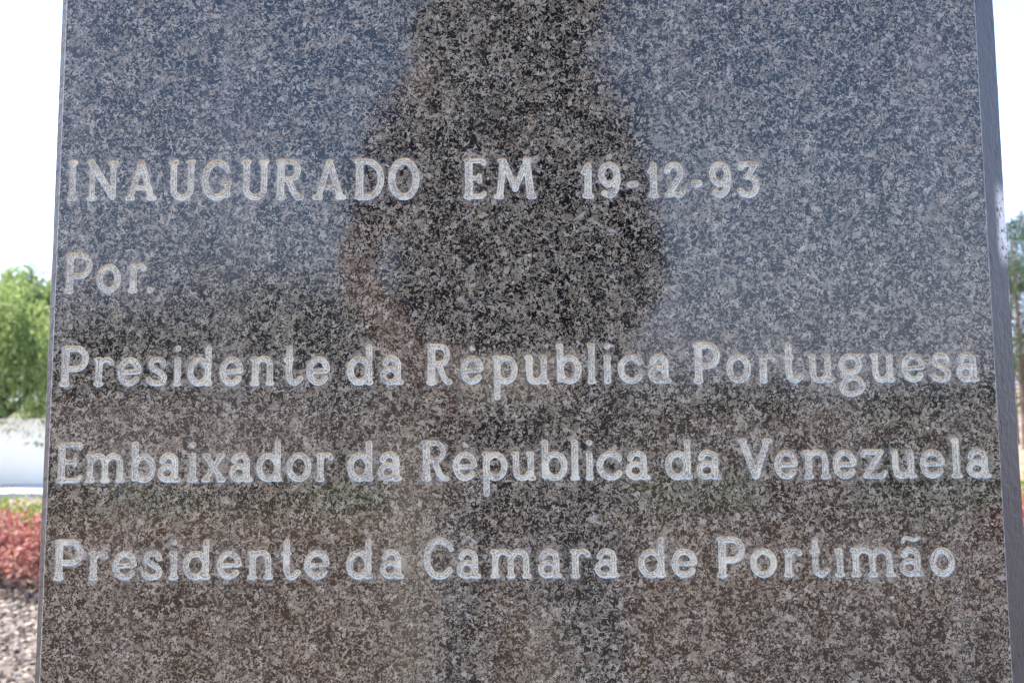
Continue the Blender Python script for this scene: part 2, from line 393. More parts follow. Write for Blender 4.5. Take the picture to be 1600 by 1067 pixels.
# trees -----------------------------------------------------------------
def limb(t, rg, p, d, L, r, depth, out, droop=0.0, k=6):
    pts = [p]; rad = [r]; q = Vector(p); dd = Vector(d).normalized(); st = 4
    for i in range(st):
        dd = (dd + Vector(rg.normal(size=3))*.16 + Vector((0, 0, .06-droop))).normalized(); q = q + dd*(L/st); pts.append(tuple(q)); rad.append(r*(1-.62*(i+1)/st))
        if depth == 0 or i > 1: out.append((tuple(q), tuple(dd)))
    t.tube(pts, rad, k)
    if depth > 0:
        for j in range(3 if depth > 1 else 3):
            s = pts[rg.integers(2, st+1)]; a = Vector(rg.normal(size=3)); a = (dd*1.0 + (a - dd*a.dot(dd)).normalized()*.95).normalized()
            limb(t, rg, s, a, L*.68, r*.45, depth-1, out, droop, 5)

def pepper(x, y, H, R, seed, label, n=46000):
    rg = np.random.default_rng(seed); e = empty('pepper_tree', (x, y, 0)); tag(e, label, 'tree')
    t = MB(); out = []
    t.tube([(0, 0, 0), (.05, .02, H*.14), (-.03, .04, H*.30)], [.14, .11, .10], 9)
    for i in range(7):
        a = i*6.283/7 + rg.uniform(-.3, .3); limb(t, rg, (-.03, .04, H*.28), (math.cos(a)*.8, math.sin(a)*.8, .9), H*.42, .055, 2, out, .02)
    t.ob('trunk', M_BARK, e)
    # hanging strands start on a lumpy dome and fall
    ns = 2600; V = []; a = rg.uniform(0, 6.283, ns); q = np.sqrt(rg.uniform(0, 1, ns))
    lump = 1 + .16*np.sin(3*a+seed) + .10*np.sin(7*a+1) ; z0 = H*(.97 - .36*q**2.2) + .12*H*np.sin(5*a)*q - rg.uniform(0, .3, ns)*H*.5
    X = R*q*lump*np.cos(a); Yy = R*q*lump*np.sin(a); z0 = z0 * (1 + .05*np.sin(X*4)+.05*np.cos(Yy*5))
    L = rg.uniform(.2, .62, ns)*H*(.35+.65*q)
    per = n//ns; k = np.repeat(np.arange(ns), per); u = rg.uniform(0, 1, ns*per)
    C = np.stack([X[k]*(1+.06*u)+rg.normal(size=len(k))*.035, Yy[k]*(1+.06*u)+rg.normal(size=len(k))*.035, np.maximum(z0[k]-u*L[k], .78+.25*np.sin(k*1.7))], 1)
    V, Fc = leaves(rg, C, (.045, .10), .26, dirs=np.tile([0, 0, -.9], (len(k), 1)), jit=.55)
    mesh_obj('crown', V, Fc, M_PEP, e); return e
M_PEP = leafmat('pepper_tree_leaf', (.10, .16, .045), (.18, .25, .085), (.33, .40, .17), .45)
pepper(-7.45, 11.9, 3.05, 1.75, 3, 'feathery bright green tree drooping over the white wall, left of the stone', 125000)
pepper(-11.4, 12.6, 3.3, 1.9, 4, 'feathery green tree farther left beyond the white wall', 26000)

M_PINE = leafmat('pine_needle', (.02, .045, .018), (.04, .075, .025), (.07, .11, .04), .2)
M_OAK = leafmat('dark_oak_leaf', (.025, .045, .015), (.045, .075, .022), (.07, .10, .035), .25)
def pine(x, y, H, R, seed, label, group, n=11000):
    rg = np.random.default_rng(seed); e = empty('pine_tree', (x, y, 0), rg.uniform(0, 6)); tag(e, label, 'tree', group)
    t = MB(); lean = rg.uniform(-.25, .25, 2)
    tp = [(lean[0]*u*u, lean[1]*u*u, H*u) for u in np.linspace(0, 1, 7)]
    t.tube(tp, [.017*H*(1-.85*u) for u in np.linspace(0, 1, 7)], 8)
    cl = []
    for i in range(34):
        u = rg.uniform(.18, .98); a = rg.uniform(0, 6.283); L = R*(1.15-u)*rg.uniform(.7, 1.25) + .15
        s = Vector((lean[0]*u*u, lean[1]*u*u, H*u)); d = Vector((math.cos(a), math.sin(a), rg.uniform(-.05, .45)))
        mid = s + d*L*.5; end = s + d*L + Vector((0, 0, .1*L)); t.tube([tuple(s), tuple(mid), tuple(end)], [.006*H*(1.1-u), .004*H*(1.1-u), .004], 5)
        for j in range(5): v = .4 + .15*j; cl.append(tuple(s.lerp(end, v) + Vector(rg.normal(size=3))*.12*L))
    t.ob('trunk', M_BARK, e)
    K = np.array(cl); k = rg.integers(0, len(K), n); off = rg.normal(size=(n, 3)); off /= np.linalg.norm(off, axis=1)[:, None]
    C = K[k] + off*(rg.uniform(0, 1, n)**.5)[:, None]*np.array([.30, .30, .17])*(R/1.9)
    V, Fc = leaves(rg, C, (.07*R/1.9, .15*R/1.9), .16, dirs=off + np.array([0, 0, .5]), jit=.35)
    mesh_obj('crown', V, Fc, M_PINE, e); return e
PN = [(13.35, 22.2, 4.7, 2.0, 'shorter dark pine behind the bare trunk at the right edge'), (11.68, 19, 5.1, 1.7, 'dark pine with bare lower trunk at the right edge of the photo'), (13.6, 21.5, 6.2, 1.9, 'dark pine just beyond the right edge'), (15.4, 18.5, 5.2, 1.7, 'dark pine farthest to the right'),
      (8.2, 22, 5.4, 1.8, 'dark pine hidden behind the right side of the stone'), (4.2, 24, 6.0, 1.9, 'dark pine hidden behind the middle of the stone')]
for i, (x, y, H, R, lab) in enumerate(PN): pine(x, y, H, R, 100+i, lab, 'pines beyond the garden')

def broad(x, y, H, R, seed, label, group, n=14000, mat=None):
    rg = np.random.default_rng(seed); e = empty('broadleaf_tree', (x, y, 0)); tag(e, label, 'tree', group)
    t = MB(); out = []
    t.tube([(0, 0, 0), (.04*H*.3, 0, H*.14), (0, .03*H*.3, H*.28)], [.03*H, .024*H, .02*H], 8)
    for i in range(6):
        a = i*6.283/6 + rg.uniform(-.4, .4); limb(t, rg, (0, .01*H, H*.26), (math.cos(a)*.75, math.sin(a)*.75, 1), H*.36, .013*H, 2, out, 0)
    t.ob('trunk', M_BARK, e)
    K = np.array([o[0] for o in out]); K[:, :2] *= R/max(1e-3, np.percentile(np.abs(K[:, :2]), 95)); K[:, 2] = H*.25 + (K[:, 2]-K[:, 2].min())/(np.ptp(K[:, 2]))*H*.68
    k = rg.integers(0, len(K), n); C = K[k] + rg.normal(size=(n, 3))*np.array([.13, .13, .09])*R
    V, Fc = leaves(rg, C, (.05*R/2, .13*R/2), .6); mesh_obj('crown', V, Fc, mat or M_OAK, e); return e
BT = [(-9.2, -22, 4.6, 2.6), (-6.3, -21, 4.9, 2.6), (-12.2, -23, 3.4, 2.3), (-3.6, -23, 4.3, 2.4), (-1.0, -25, 4.6, 2.6), (2.4, -30, 3.0, 2.0), (7.2, -36, 2.5, 1.9), (11.5, -38, 2.9, 2.1), (17.6, -39, 2.4, 2.2), (22, -40, 2.8, 2.3)]
WH = ['reflected beside the second line on the left', 'reflected tallest on the left of the stone', 'reflected at the left edge of the stone', 'reflected left of the photographer', 'reflected behind the photographer', 'reflected just right of the photographer',
      'low and far, reflected right of the middle', 'low and far, reflected toward the right', 'low and far, reflected near the right edge', 'low and far, reflected at the right edge']
for i, (x, y, H, R) in enumerate(BT): broad(x, y, H, R, 130+i, 'dark green tree '+WH[i], 'trees behind the photographer', 9000)

# ------------------------------------------------------------------ engraved lettering
def ell(cx, cy, rx, ry, a0, a1, n=None):
    n = n or max(6, int(abs(a1-a0)/14)); return [(cx+rx*math.cos(math.radians(a0+(a1-a0)*i/n)), cy+ry*math.sin(math.radians(a0+(a1-a0)*i/n))) for i in range(n+1)]
def cr(P, n=5):
    P = [P[0]] + list(P) + [P[-1]]; o = []
    for i in range(1, len(P)-2):
        p0, p1, p2, p3 = P[i-1:i+3]
        for k in range(n):
            t = k/n; o.append(tuple(.5*((2*p1[j]) + (-p0[j]+p2[j])*t + (2*p0[j]-5*p1[j]+4*p2[j]-p3[j])*t*t + (-p0[j]+3*p1[j]-3*p2[j]+p3[j])*t**3) for j in (0, 1)))
    o.append(P[-2]); return o
T6, T5, T4 = 6.1, 5.2, 4.2      # half widths of stems, curves, serifs (1/64 of the cap height)
def sf(x, y, a=4.2, b=4.2): return ([(x-a, y), (x+b, y)], T4)
def glyphs():
    G = {}
    G['I'] = [([(0,5),(0,59)],T5), sf(0,4.2), sf(0,59.8)]
    G['N'] = [([(0,5),(0,58)],T4+.5), ([(-2,60),(33,7)],T5), ([(34,6),(34,59)],T4+.5), sf(0,4.2), sf(34,59.8), sf(-1,59.8,3,2)]
    G['A'] = [([(2,5),(18,59)],T4+.6), ([(19,59),(36,5)],T5), ([(8,20),(30,20)],T4), sf(1,4.2), sf(37,4.2)]
    G['U'] = [([(0,59)]+ell(14.5,19,14.5,14.2,180,360,16)+[(29,59)],T5), sf(0,59.8), sf(29,59.8)]
    G['G'] = [(ell(20,32,18.5,27,48,318,24),T5+.3), ([(36,9),(36,26)],T4+.6), sf(35,27,7,4), ([(33,52),(35,47)],T4)]
    G['R'] = [([(0,5),(0,59)],T6), ([(0,59.4),(15,59.4)]+ell(15,46,13,13.4,90,-90,12)+[(0,32.6)],T4+.5), ([(13,32),(22,12),(29,4.6),(33,4.6)],T5), sf(0,4.2), sf(-1,59.8,3,2)]
    G['D'] = [([(0,5),(0,59)],T6), ([(0,59.4)]+ell(10,32,21,27.4,90,-90,18)+[(0,4.6)],T5), sf(-1,4.2,3,2), sf(-1,59.8,3,2)]
    G['O'] = [(ell(0,32,19,27.6,0,360,30),T5+.5)]
    G['E'] = [([(0,5),(0,59)],T6), ([(0,59.8),(24,59.8),(25,56)],T4+.2), ([(0,33),(17,33)],T4), ([(18,37),(18,28)],T4-.4), ([(0,4.4),(22,4.4),(26,9)],T4+.2), sf(-2,4.2,3,2), sf(-1,59.8,3,2)]
    G['M'] = [([(2,5),(8,59)],T5), ([(9,58),(27,16),(45,58)],T5), ([(45,59),(52,5)],T6), sf(1,4.2), sf(53,4.2), sf(7,59.8,4,2), sf(46,59.8,2,4)]
    G['1'] = [([(0,5),(0,51)],T6-.3), ([(-1,50),(-7,41)],T4-.4), sf(0,4.4,4.6,4.6)]
    G['9'] = [(ell(13,37.5,12.5,15,0,360,22),T5), (cr([(25.5,38),(26,26),(22,12),(14,5.4),(5,9)]),T5)]
    G['2'] = [(ell(14,39.5,11.5,13,168,-28,14)+[(15,21),(4,7)],T5), (cr([(3,5.5),(13,7.5),(22,4.6),(28,9),(30,13)]),T4+.6)]
    G['3'] = [([(3,47),(5,52.4),(25,52.4),(13,33)],T4+.6), (ell(13,19,13,14.2,95,-152,18),T5)]
    G['-'] = [([(0,21.5),(9,22.5)],T5+.6)]
    G['~h'] = [([(0,23),(7,23)],T6+.3)]
    G['P'] = [([(0,5),(0,59)],T6), ([(0,59.4),(15,59.4)]+ell(15,43.5,14.5,15.9,90,-90,14)+[(0,27.6)],T5), sf(-1,4.2,3.4,4), sf(-1,59.8,3,2)]
    G['C'] = [(ell(20,32,19,27.8,50,318,26),T5+.5), ([(33,53),(37,46)],T4+.3)]
    G['V'] = [([(1,59),(21,6)],T6-.3), ([(41,59),(22,6)],T5), sf(0,60,4,5), sf(42,60,5,4)]
    o = ell(0,23,15,18,0,360,24)
    G['o'] = [(o,T5)]
    G['r'] = [([(0,5),(0,41)],T5+.4), (cr([(0,33),(6,40),(13,42),(19,41),(22,37)]),T4+.2), sf(0,4.2), sf(-1,41.8,3.6,2)]
    G['.'] = [([(0,5),(.3,5)],T5)]
    G['e'] = [([(3,22),(28,23)],T4), (ell(15,23,14.6,18,6,322,26),T5-.1)]
    G['s'] = [(cr([(24,34),(21,40),(13,42),(5,38.5),(4,31),(11,25.5),(19,21),(25,15),(23,7.5),(14,4.8),(5,6.5),(0,11)]),T5-.2)]
    G['i'] = [([(0,5),(0,41)],T5+.2), sf(0,4.2,4,4), sf(-1,41.4,3,1.5), ([(-.2,58.6),(.2,58.6)],T4+.7)]
    G['I0'] = G['i'][:3]
    G['d'] = [(ell(14.5,22.8,14,18,0,360,24),T5), ([(29,5),(29,59)],T5+.1), sf(29,4.6,4,3.4)]
    G['n'] = [([(0,5),(0,41)],T5+.2), (cr([(0,33),(6,40),(15,42),(23,38),(25.5,29),(25.5,5)]),T5-.2), sf(0,4.2,4,3.4), sf(25.5,4.2,3.4,4), sf(-1,41.8,3.4,1.5)]
    G['t'] = [(cr([(8,58),(8,38),(8,17),(12,7),(20,5),(28,11)]),T5), ([(2,40),(12,41)],T4), ([(7,58),(8,52)],T4)]
    G['a'] = [(cr([(5,34),(9,40),(16,42),(24,38),(26,30),(26,18),(26.5,5)]),T5), (ell(13.5,15,11.5,10.2,0,360,20),T4+.6), sf(26,4.6,3,6)]
    G['p'] = [([(0,-19),(0,41)],T5), (ell(13,23,14,18,0,360,24),T5-.2), sf(-1,41.8,3,1.5)]
    G['u'] = [(cr([(0,41),(0,19),(3,8),(11,4.8),(20,7),(27,15)]),T5), ([(27,5),(27,41)],T5), sf(-1,41.8,3.4,2), sf(26,41.8,3.4,2), sf(29,4.4,2,3)]
    G['b'] = [([(0,8),(0,59)],T5+.2), (ell(14.5,22.8,14.5,18,0,360,24),T5), sf(-1,59.4,2.4,1)]
    G['l'] = [([(0,5),(0,59)],T5+.3), sf(0,4.2,4,4), sf(-1,59.4,2.4,1)]
    G['c'] = [(ell(17,23,16,18,42,318,22),T5), ([(28,37),(29,33)],T4)]
    G['g'] = [(ell(14,29,13,12.6,0,360,22),T5-.2), ([(18,41),(31,41.6)],T4), (cr([(6,19),(3,12),(9,8.5),(20,8),(28,3),(30,-5),(26,-13),(16,-17),(6,-15),(1,-8),(3,0),(9,5)]),T4+.4)]
    G['m'] = [([(0,5),(0,41)],T5), (cr([(0,33),(6,40),(13,42),(21,39),(25,31),(25.5,5)]),T5-.2), (cr([(26,33),(32,40),(39,42),(47,39),(51,31),(52,5)]),T5-.2), sf(0,4.2,4,3.4), sf(25.8,4.2,3.8,3.8), sf(52.4,4.2,3.4,4), sf(-1,41.8,3.4,1.5)]
    G['x'] = [([(3,41),(31,5)],T5), ([(29,41),(3,5)],T4), sf(3,41.6,3,3), sf(29,41.6,3,3), sf(2,4.2,3,4), sf(31,4.2,4,3)]
    G['z'] = [([(1,38),(3,41.6),(29,41.6),(4,5),(29,4.4),(34,9)],T4+.6)]
    return G
G = glyphs()
def acc(kind, x0, x1):
    c = (x0+x1)/2
    if kind == 'acute': return [([(c-1,57.5),(c+3,55)],2.6), ([(c-1.5,54),(c-.5,60)],1.8)]
    if kind == 'circ': return [([(c-10,56),(c-1,66),(c+9,58)],1.7)]
    if kind == 'til': return [(cr([(c-13,55),(c-9,61),(c-2,60),(c+5,57.5),(c+12,60.5)]),3.2)]
    return []
# each entry: character, left px, right px, accent ; y of the baseline at the left and right ends of the line
LINES = [
 ((105, 314.5), (1187, 309.5), 'cap', [('I',105,121),('N',135,185),('A',195,245.5),('U',262.5,306),('G',314,362.5),('U',376,420.5),('R',430,475),('A',488,541),('D',553,600.6),('O',606,656),('E',723.5,761),('M',771,839),
   ('1',907.5,928),('9',934.5,970),('-',979.5,998),('1',1011,1030),('2',1038,1072.5),('~h',1079.5,1097.5),('9',1108,1143),('3',1151,1187)]),
 ((100, 459), (240, 458), 'low', [('P',100,144),('o',150,189),('r',200,229),('.',229.5,239.5)]),
 ((93, 604.5), (1530, 597), 'low', [('P',93,138),('r',146,177.5),('e',183,221),('s',227,261),('i',270,284),('d',292,332.5),('e',342.5,380.5),('n',390.5,429.5),('t',442,474),('e',478,516),('d',542,584),('a',594,631.6),
   ('R',666,708),('e',719,756,'acute'),('p',768.6,809),('u',819,858.5),('b',868,909),('l',917,932),('i',942.5,956),('c',965,1004),('a',1012.5,1049.5),
   ('P',1083,1126),('o',1134.5,1174),('r',1185,1212.5),('t',1223,1256),('u',1262,1302),('g',1310,1351),('u',1359.5,1399),('e',1408,1446),('s',1453,1486),('a',1494,1530.5)]),
 ((86, 755), (1549, 747), 'low', [('E',86,129.5),('m',132.5,196),('b',203,243),('a',245.5,283),('i',292.5,309),('x',314,353),('a',358,395),('d',399.5,441),('o',446.5,487),('r',492.5,521),('d',542,584),('a',590,629),
   ('R',658,702),('e',707,746,'acute'),('p',752,793),('u',798,838),('b',844,887),('l',891,905.5),('i',914.5,928),('c',932,972.5),('a',977,1016),('d',1039,1082),('a',1088,1127.5),
   ('V',1152.5,1208),('e',1209.5,1247.5),('n',1255.5,1297.5),('e',1301,1339),('z',1344.5,1387),('u',1391,1432),('e',1437,1477),('l',1485.5,1503),('a',1509.5,1549)]),
 ((83, 907), (1493, 901), 'low', [('P',83,130),('r',137.5,169),('e',175,214),('s',220,254),('i',263,279.5),('d',285,329),('e',338,377.5),('n',386,427),('t',438,470),('e',474.6,515),('d',540.5,583),('a',593,632),
   ('C',661,709.5),('a',713,752,'circ'),('m',765.5,831),('a',840,879),('r',890.5,923),('a',929,969),('d',997,1041),('e',1049,1089.5),('P',1120,1164.5),('o',1172,1214),('r',1224,1254.5),('t',1264.5,1297.5),
   ('I0',1304,1321),('m',1329,1399),('a',1405.5,1444,'til'),('o',1453,1492.5)]),
]
EDGE_L = (at(105, 0).x + at(63, 1067).x)/2; EDGE_R = (at(1522, 0).x + at(1581, 1067).x)/2
PXM = .55/F*1.0                                   # metres per photograph pixel near the stone, roughly
Z_BOT, Z_TOP = .14, 1.72

stone = empty('granite_monument', (0, 0, 0))
tag(stone, 'tall polished speckled grey granite slab with engraved dedication in Portuguese', 'monument')

def sdf(strokes, X, Y):
    D = np.full(X.shape, 1e9)
    for pts, r in strokes:
        for (x0, y0), (x1, y1) in zip(pts[:-1], pts[1:]):
            dx, dy = x1-x0, y1-y0; L = dx*dx+dy*dy+1e-9
            t = np.clip(((X-x0)*dx+(Y-y0)*dy)/L, 0, 1); D = np.minimum(D, np.hypot(X-x0-t*dx, Y-y0-t*dy)-r)
    return D
rs = np.random.default_rng(77)
KW = rs.normal(size=(10, 2))*.55; KP = rs.uniform(0, 6.28, 10)
def wobble(X, Y):          # chipped, hand guided edge
    o = 0
    for i in range(10): o = o + np.sin(X*KW[i, 0]+Y*KW[i, 1]+KP[i])
    return o*.075

FV, FF, FA = [], [], []      # front face of the slab, all pieces
def face_quad(x0, x1, z0, z1):
    if x1-x0 < 1e-6 or z1-z0 < 1e-6: return
    n = len(FV); FV.extend([(x0, 0, z0), (x1, 0, z0), (x1, 0, z1), (x0, 0, z1)]); FA.extend([99]*4); FF.append([n, n+1, n+2, n+3])

bands = []
for (b0, b1, kind, chars) in LINES:
    P0, P1 = at(*b0), at(*b1); slope = (P1.z-P0.z)/(P1.x-P0.x)
    zmid = (P0.z+P1.z)/2
    up, dn = 82, 34
    bands.append((zmid - dn*PXM - abs(slope)*.3*0, zmid + up*PXM))
    zb, zt = bands[-1]
    items = []
    for c in chars:
        ch, xl, xr = c[0], c[1], c[2]; ac = c[3] if len(c) > 3 else None
        yb = b0[1] + (b1[1]-b0[1])*((xl+xr)/2-b0[0])/(b1[0]-b0[0])
        wl, wr = at(xl, yb-25).x, at(xr, yb-25).x; z = at((xl+xr)/2, yb).z
        items.append((ch, wl, wr, z, ac))
    # scale: unit = 1/64 cap height in metres
    capm = (at(b0[0], b0[1]-64.5).z - at(b0[0], b0[1]).z)/64.0
    cuts = [EDGE_L] + [(items[i][2]+items[i+1][1])/2 for i in range(len(items)-1)] + [EDGE_R]
    # wide gaps: keep the cell close to the letter
    cells = []
    for i, it in enumerate(items):
        a = max(cuts[i], it[1]-12*capm); b = min(cuts[i+1], it[2]+12*capm); cells.append((a, b))
    x = EDGE_L
    for (a, b) in cells:
        face_quad(x, a, zb, zt); x = b
    face_quad(x, EDGE_R, zb, zt)
    for (ch, wl, wr, z, ac), (ca, cb) in zip(items, cells):
        st = G[ch]; lo = min(min(p[0] for p in s[0])-s[1] for s in st); hi = max(max(p[0] for p in s[0])+s[1] for s in st)
        W = (wr-wl)/capm; sk = (W-2*T5)/max(1e-6, (hi-lo-2*T5)); cx = (lo+hi)/2
        S2 = [([((p[0]-cx)*sk+rs.normal()*.12, p[1]) for p in s[0]], s[1]+rs.normal()*.15) for s in st]
        if ac: S2 += acc(ac, -W/2, W/2)
        ox = (wl+wr)/2
        X0, X1 = (ca-ox)/capm, (cb-ox)/capm; Z0, Z1 = (zb-z)/capm, (zt-z)/capm
        hh = 1.0
        nx = int(math.ceil((X1-X0)/hh)); nz = int(math.ceil((Z1-Z0)/hh)); gx = np.linspace(X0, X1, nx+1); gz = np.linspace(Z0, Z1, nz+1)
        XX, ZZ = np.meshgrid(gx, gz, indexing='ij'); fn = lambda a, b: sdf(S2, a, b) + wobble(a+ox/capm, b+z/capm)
        D = fn(XX, ZZ); D[0, :] = np.maximum(D[0, :], .3); D[-1, :] = np.maximum(D[-1, :], .3); D[np.abs(D) < 1e-3] = 1e-3
        pts = []; key = {}; edges = []
        def vert(i, j, k, l):
            kk = (i, j, k, l)
            if kk not in key:
                t = D[i, j]/(D[i, j]-D[k, l]); t = min(max(t, .08), .92); key[kk] = len(pts)
                pts.append((gx[i]+(gx[k]-gx[i])*t, gz[j]+(gz[l]-gz[j])*t))
            return key[kk]
        act = (D[:-1, :-1] > 0).astype(int) + (D[1:, :-1] > 0) + (D[1:, 1:] > 0) + (D[:-1, 1:] > 0)
        for i, j in zip(*np.nonzero((act > 0) & (act < 4))):
            e = []
            if (D[i, j] > 0) != (D[i+1, j] > 0): e.append(vert(i, j, i+1, j))
            if (D[i+1, j] > 0) != (D[i+1, j+1] > 0): e.append(vert(i+1, j, i+1, j+1))
            if (D[i, j+1] > 0) != (D[i+1, j+1] > 0): e.append(vert(i, j+1, i+1, j+1))
            if (D[i, j] > 0) != (D[i, j+1] > 0): e.append(vert(i, j, i, j+1))
            for q in range(0, len(e)-1, 2): edges.append((e[q], e[q+1]))
        nc = len(pts)
        # lattice: fine inside the cut, coarser outside, cell border
        ii, jj = np.nonzero((D < -.55)); ins = [(gx[i], gz[j]) for i, j in zip(ii, jj)]
        sel = (D > 1.0) & (D < 9); sel[::2, :] = False; sel[:, ::2] = False
        sel[0, :] = sel[-1, :] = False; sel[:, 0] = sel[:, -1] = False
        ii, jj = np.nonzero(sel); outp = [(gx[i], gz[j]) for i, j in zip(ii, jj)]
        bor = [(a, gz[0]) for a in gx[1:-1:3]] + [(a, gz[-1]) for a in gx[1:-1:3]] + [(gx[0], b) for b in gz[1:-1:3]] + [(gx[-1], b) for b in gz[1:-1:3]]
        cor = [(gx[0], gz[0]), (gx[-1], gz[0]), (gx[-1], gz[-1]), (gx[0], gz[-1])]
        allp = pts + ins + outp + bor + cor
        R = delaunay_2d_cdt([Vector(p) for p in allp], edges, [], 0, 1e-5)
        V2 = np.array([tuple(v) for v in R[0]]); T = np.array([list(f) for f in R[2] if len(f) == 3])
        dv = fn(V2[:, 0], V2[:, 1]); cen = V2[T].mean(1); inside = fn(cen[:, 0], cen[:, 1]) < 0
        # triangles that only touch contour vertices lean on the centroid test
        ar = (V2[T[:, 1], 0]-V2[T[:, 0], 0])*(V2[T[:, 2], 1]-V2[T[:, 0], 1])-(V2[T[:, 1], 1]-V2[T[:, 0], 1])*(V2[T[:, 2], 0]-V2[T[:, 0], 0])
        T[ar < 0] = T[ar < 0][:, ::-1]
        # face part
        To = T[~inside]; used = np.unique(To); mp = -np.ones(len(V2), int); mp[used] = np.arange(len(used)) + len(FV)
        FV.extend([(ox+V2[u, 0]*capm, 0, z+V2[u, 1]*capm) for u in used]); FA.extend(np.maximum(dv[used], 0)*capm*1000)
        FF.extend(mp[To].tolist())
        # letter part
        Ti = T[inside]; used = np.unique(Ti); mp = -np.ones(len(V2), int); mp[used] = np.arange(len(used))
        d = np.maximum(-dv[used], 0); d[d < .25] = 0
        dep = np.where(d > 0, .0013*(1-np.exp(-d/.8)) + .0003*(d/6)**1.5 + rs.normal(size=d.shape)*.00004, 0)
        VL = np.stack([V2[used, 0]*capm, dep, V2[used, 1]*capm], 1)
        mesh_obj('letter', VL, mp[Ti].tolist(), M_CUT, stone, smooth=True, attrs={'groove_distance': d*capm*1000}, loc=(ox, 0, z))
# rows between bands
bs = sorted(bands); z = Z_BOT
for a, b in bs: face_quad(EDGE_L, EDGE_R, z, a); z = b
face_quad(EDGE_L, EDGE_R, z, Z_TOP)
MI = [0]*len(FF)
# profile around the slab (plan outline), extruded in z with slight chips along the arrises
rg = np.random.default_rng(5); NZ = 220
zs = np.linspace(Z_BOT, Z_TOP, NZ+1)
def chip(sc, p=.06):
    c = rg.normal(size=NZ+1)*.15*sc; k = rg.uniform(size=NZ+1) < p; c[k] += rg.uniform(.5, 2.2, k.sum())*sc; return np.convolve(c, [.2, .6, .2], 'same')
LW, RW = .0058, .0265
cl1, cr1, cl2, cr2 = chip(.00025), chip(.00025), chip(.0003), chip(.0006, .10)
prof = []
for i, zz in enumerate(zs):
    prof.append([(EDGE_L, 0), (EDGE_L-.0007-cl1[i]*.3, .0005), (EDGE_L-LW+cl2[i], .0048), (EDGE_L-LW-.0008, .0062), (EDGE_L-LW-.0008, .16), (EDGE_R+RW+.0008, .16),
                 (EDGE_R+RW+.0008, .0250), (EDGE_R+RW-cr2[i], .0236), (EDGE_R+.0008+cr1[i]*.3, .0006), (EDGE_R, 0)])
n0 = len(FV); K = 10
for i, zz in enumerate(zs):
    for p in prof[i]: FV.append((p[0], p[1], zz)); FA.append(99)
mats_seg = [2, 1, 2, 1, 0, 1, 2, 1, 2]
for i in range(NZ):
    for j in range(K-1):
        a = n0+i*K+j; FF.append([a, a+K, a+K+1, a+1]); MI.append(mats_seg[j])
FF.append([n0+j for j in range(K)]); MI.append(1); FF.append([n0+NZ*K+j for j in range(K)][::-1]); MI.append(1)
mesh_obj('slab', FV, FF, [M_GR, M_SIDE, M_ARR], stone, mi=MI, attrs={'groove_distance': FA})
b = MB(); b.box((0, .08, .0675), (.46, .22, .0715)); b.ob('plinth', M_SIDE, stone)

# ------------------------------------------------------------------ person with a small camera, seen as a dark reflection
def skinned(name, pts, edges, rad, mat, parent, root=0, sub=2, post=None):
    me = bpy.data.meshes.new(name); me.from_pydata(pts, edges, []); o = bpy.data.objects.new(name, me); COL.objects.link(o)
    o.modifiers.new('s', 'SKIN'); me.skin_vertices or None
    if not me.skin_vertices:
        bpy.context.view_layer.objects.active = o; bpy.ops.mesh.customdata_skin_add()
    for i, r in enumerate(rad): me.skin_vertices[0].data[i].radius = r if isinstance(r, tuple) else (r, r)
    for i in range(len(pts)): me.skin_vertices[0].data[i].use_root = (i == root)
    o.modifiers['s'].use_smooth_shade = True
    sb = o.modifiers.new('u', 'SUBSURF'); sb.levels = sub; sb.render_levels = sub
    dg = bpy.context.evaluated_depsgraph_get(); nm = bpy.data.meshes.new_from_object(o.evaluated_get(dg)); o.modifiers.clear(); o.data = nm; bpy.data.meshes.remove(me)
    nm.name = name; nm.materials.clear(); nm.materials.append(mat)
    if post:
        for v in nm.vertices: v.co = post(v.co)
    nm.polygons.foreach_set('use_smooth', np.ones(len(nm.polygons), dtype=bool))
    o.parent = parent; return o
PY = -.845
per = empty('person', (-.012, PY, 0)); per.scale = (1, 1, 1.035)
tag(per, 'person in black hooded vest and cream trousers holding a small camera, reflected in the stone', 'person')
M_SKIN = simple('skin', (.17, .09, .062), (.21, .115, .08), 30, .5)
M_TOP = simple('black_knit', (.018, .018, .02), (.03, .03, .033), 300, .9, bump=(900, .001))
M_JEAN = simple('cream_cotton', (.58, .50, .41), (.64, .56, .47), 200, .9)
M_BLUE = simple('dark_blue_cotton', (.03, .045, .10), (.045, .065, .13), 200, .9)
M_HAIR = simple('dark_hair', (.02, .014, .01), (.04, .028, .02), 200, .6)
M_BLK = simple('black_plastic', (.012, .012, .012), (.02, .02, .02), 50, .4)
P = []; E = []; Rr = []
def v(p, r, par=None):
    P.append(p); Rr.append(r)
    if par is not None: E.append((par, len(P)-1))
    return len(P)-1
pel = v((0, 0, .93), (.135, .105)); sp = v((0, 0, 1.08), (.12, .095), pel); ch = v((0, -.01, 1.27), (.135, .10), sp); nb = v((0, -.005, 1.41), (.075, .065), ch)
nk = v((0, .005, 1.47), .052, nb); hd = v((0, .035, 1.545), (.070, .078), nk); ht = v((0, .035, 1.62), (.066, .080), hd); v((0, .02, 1.665), (.040, .05), ht)
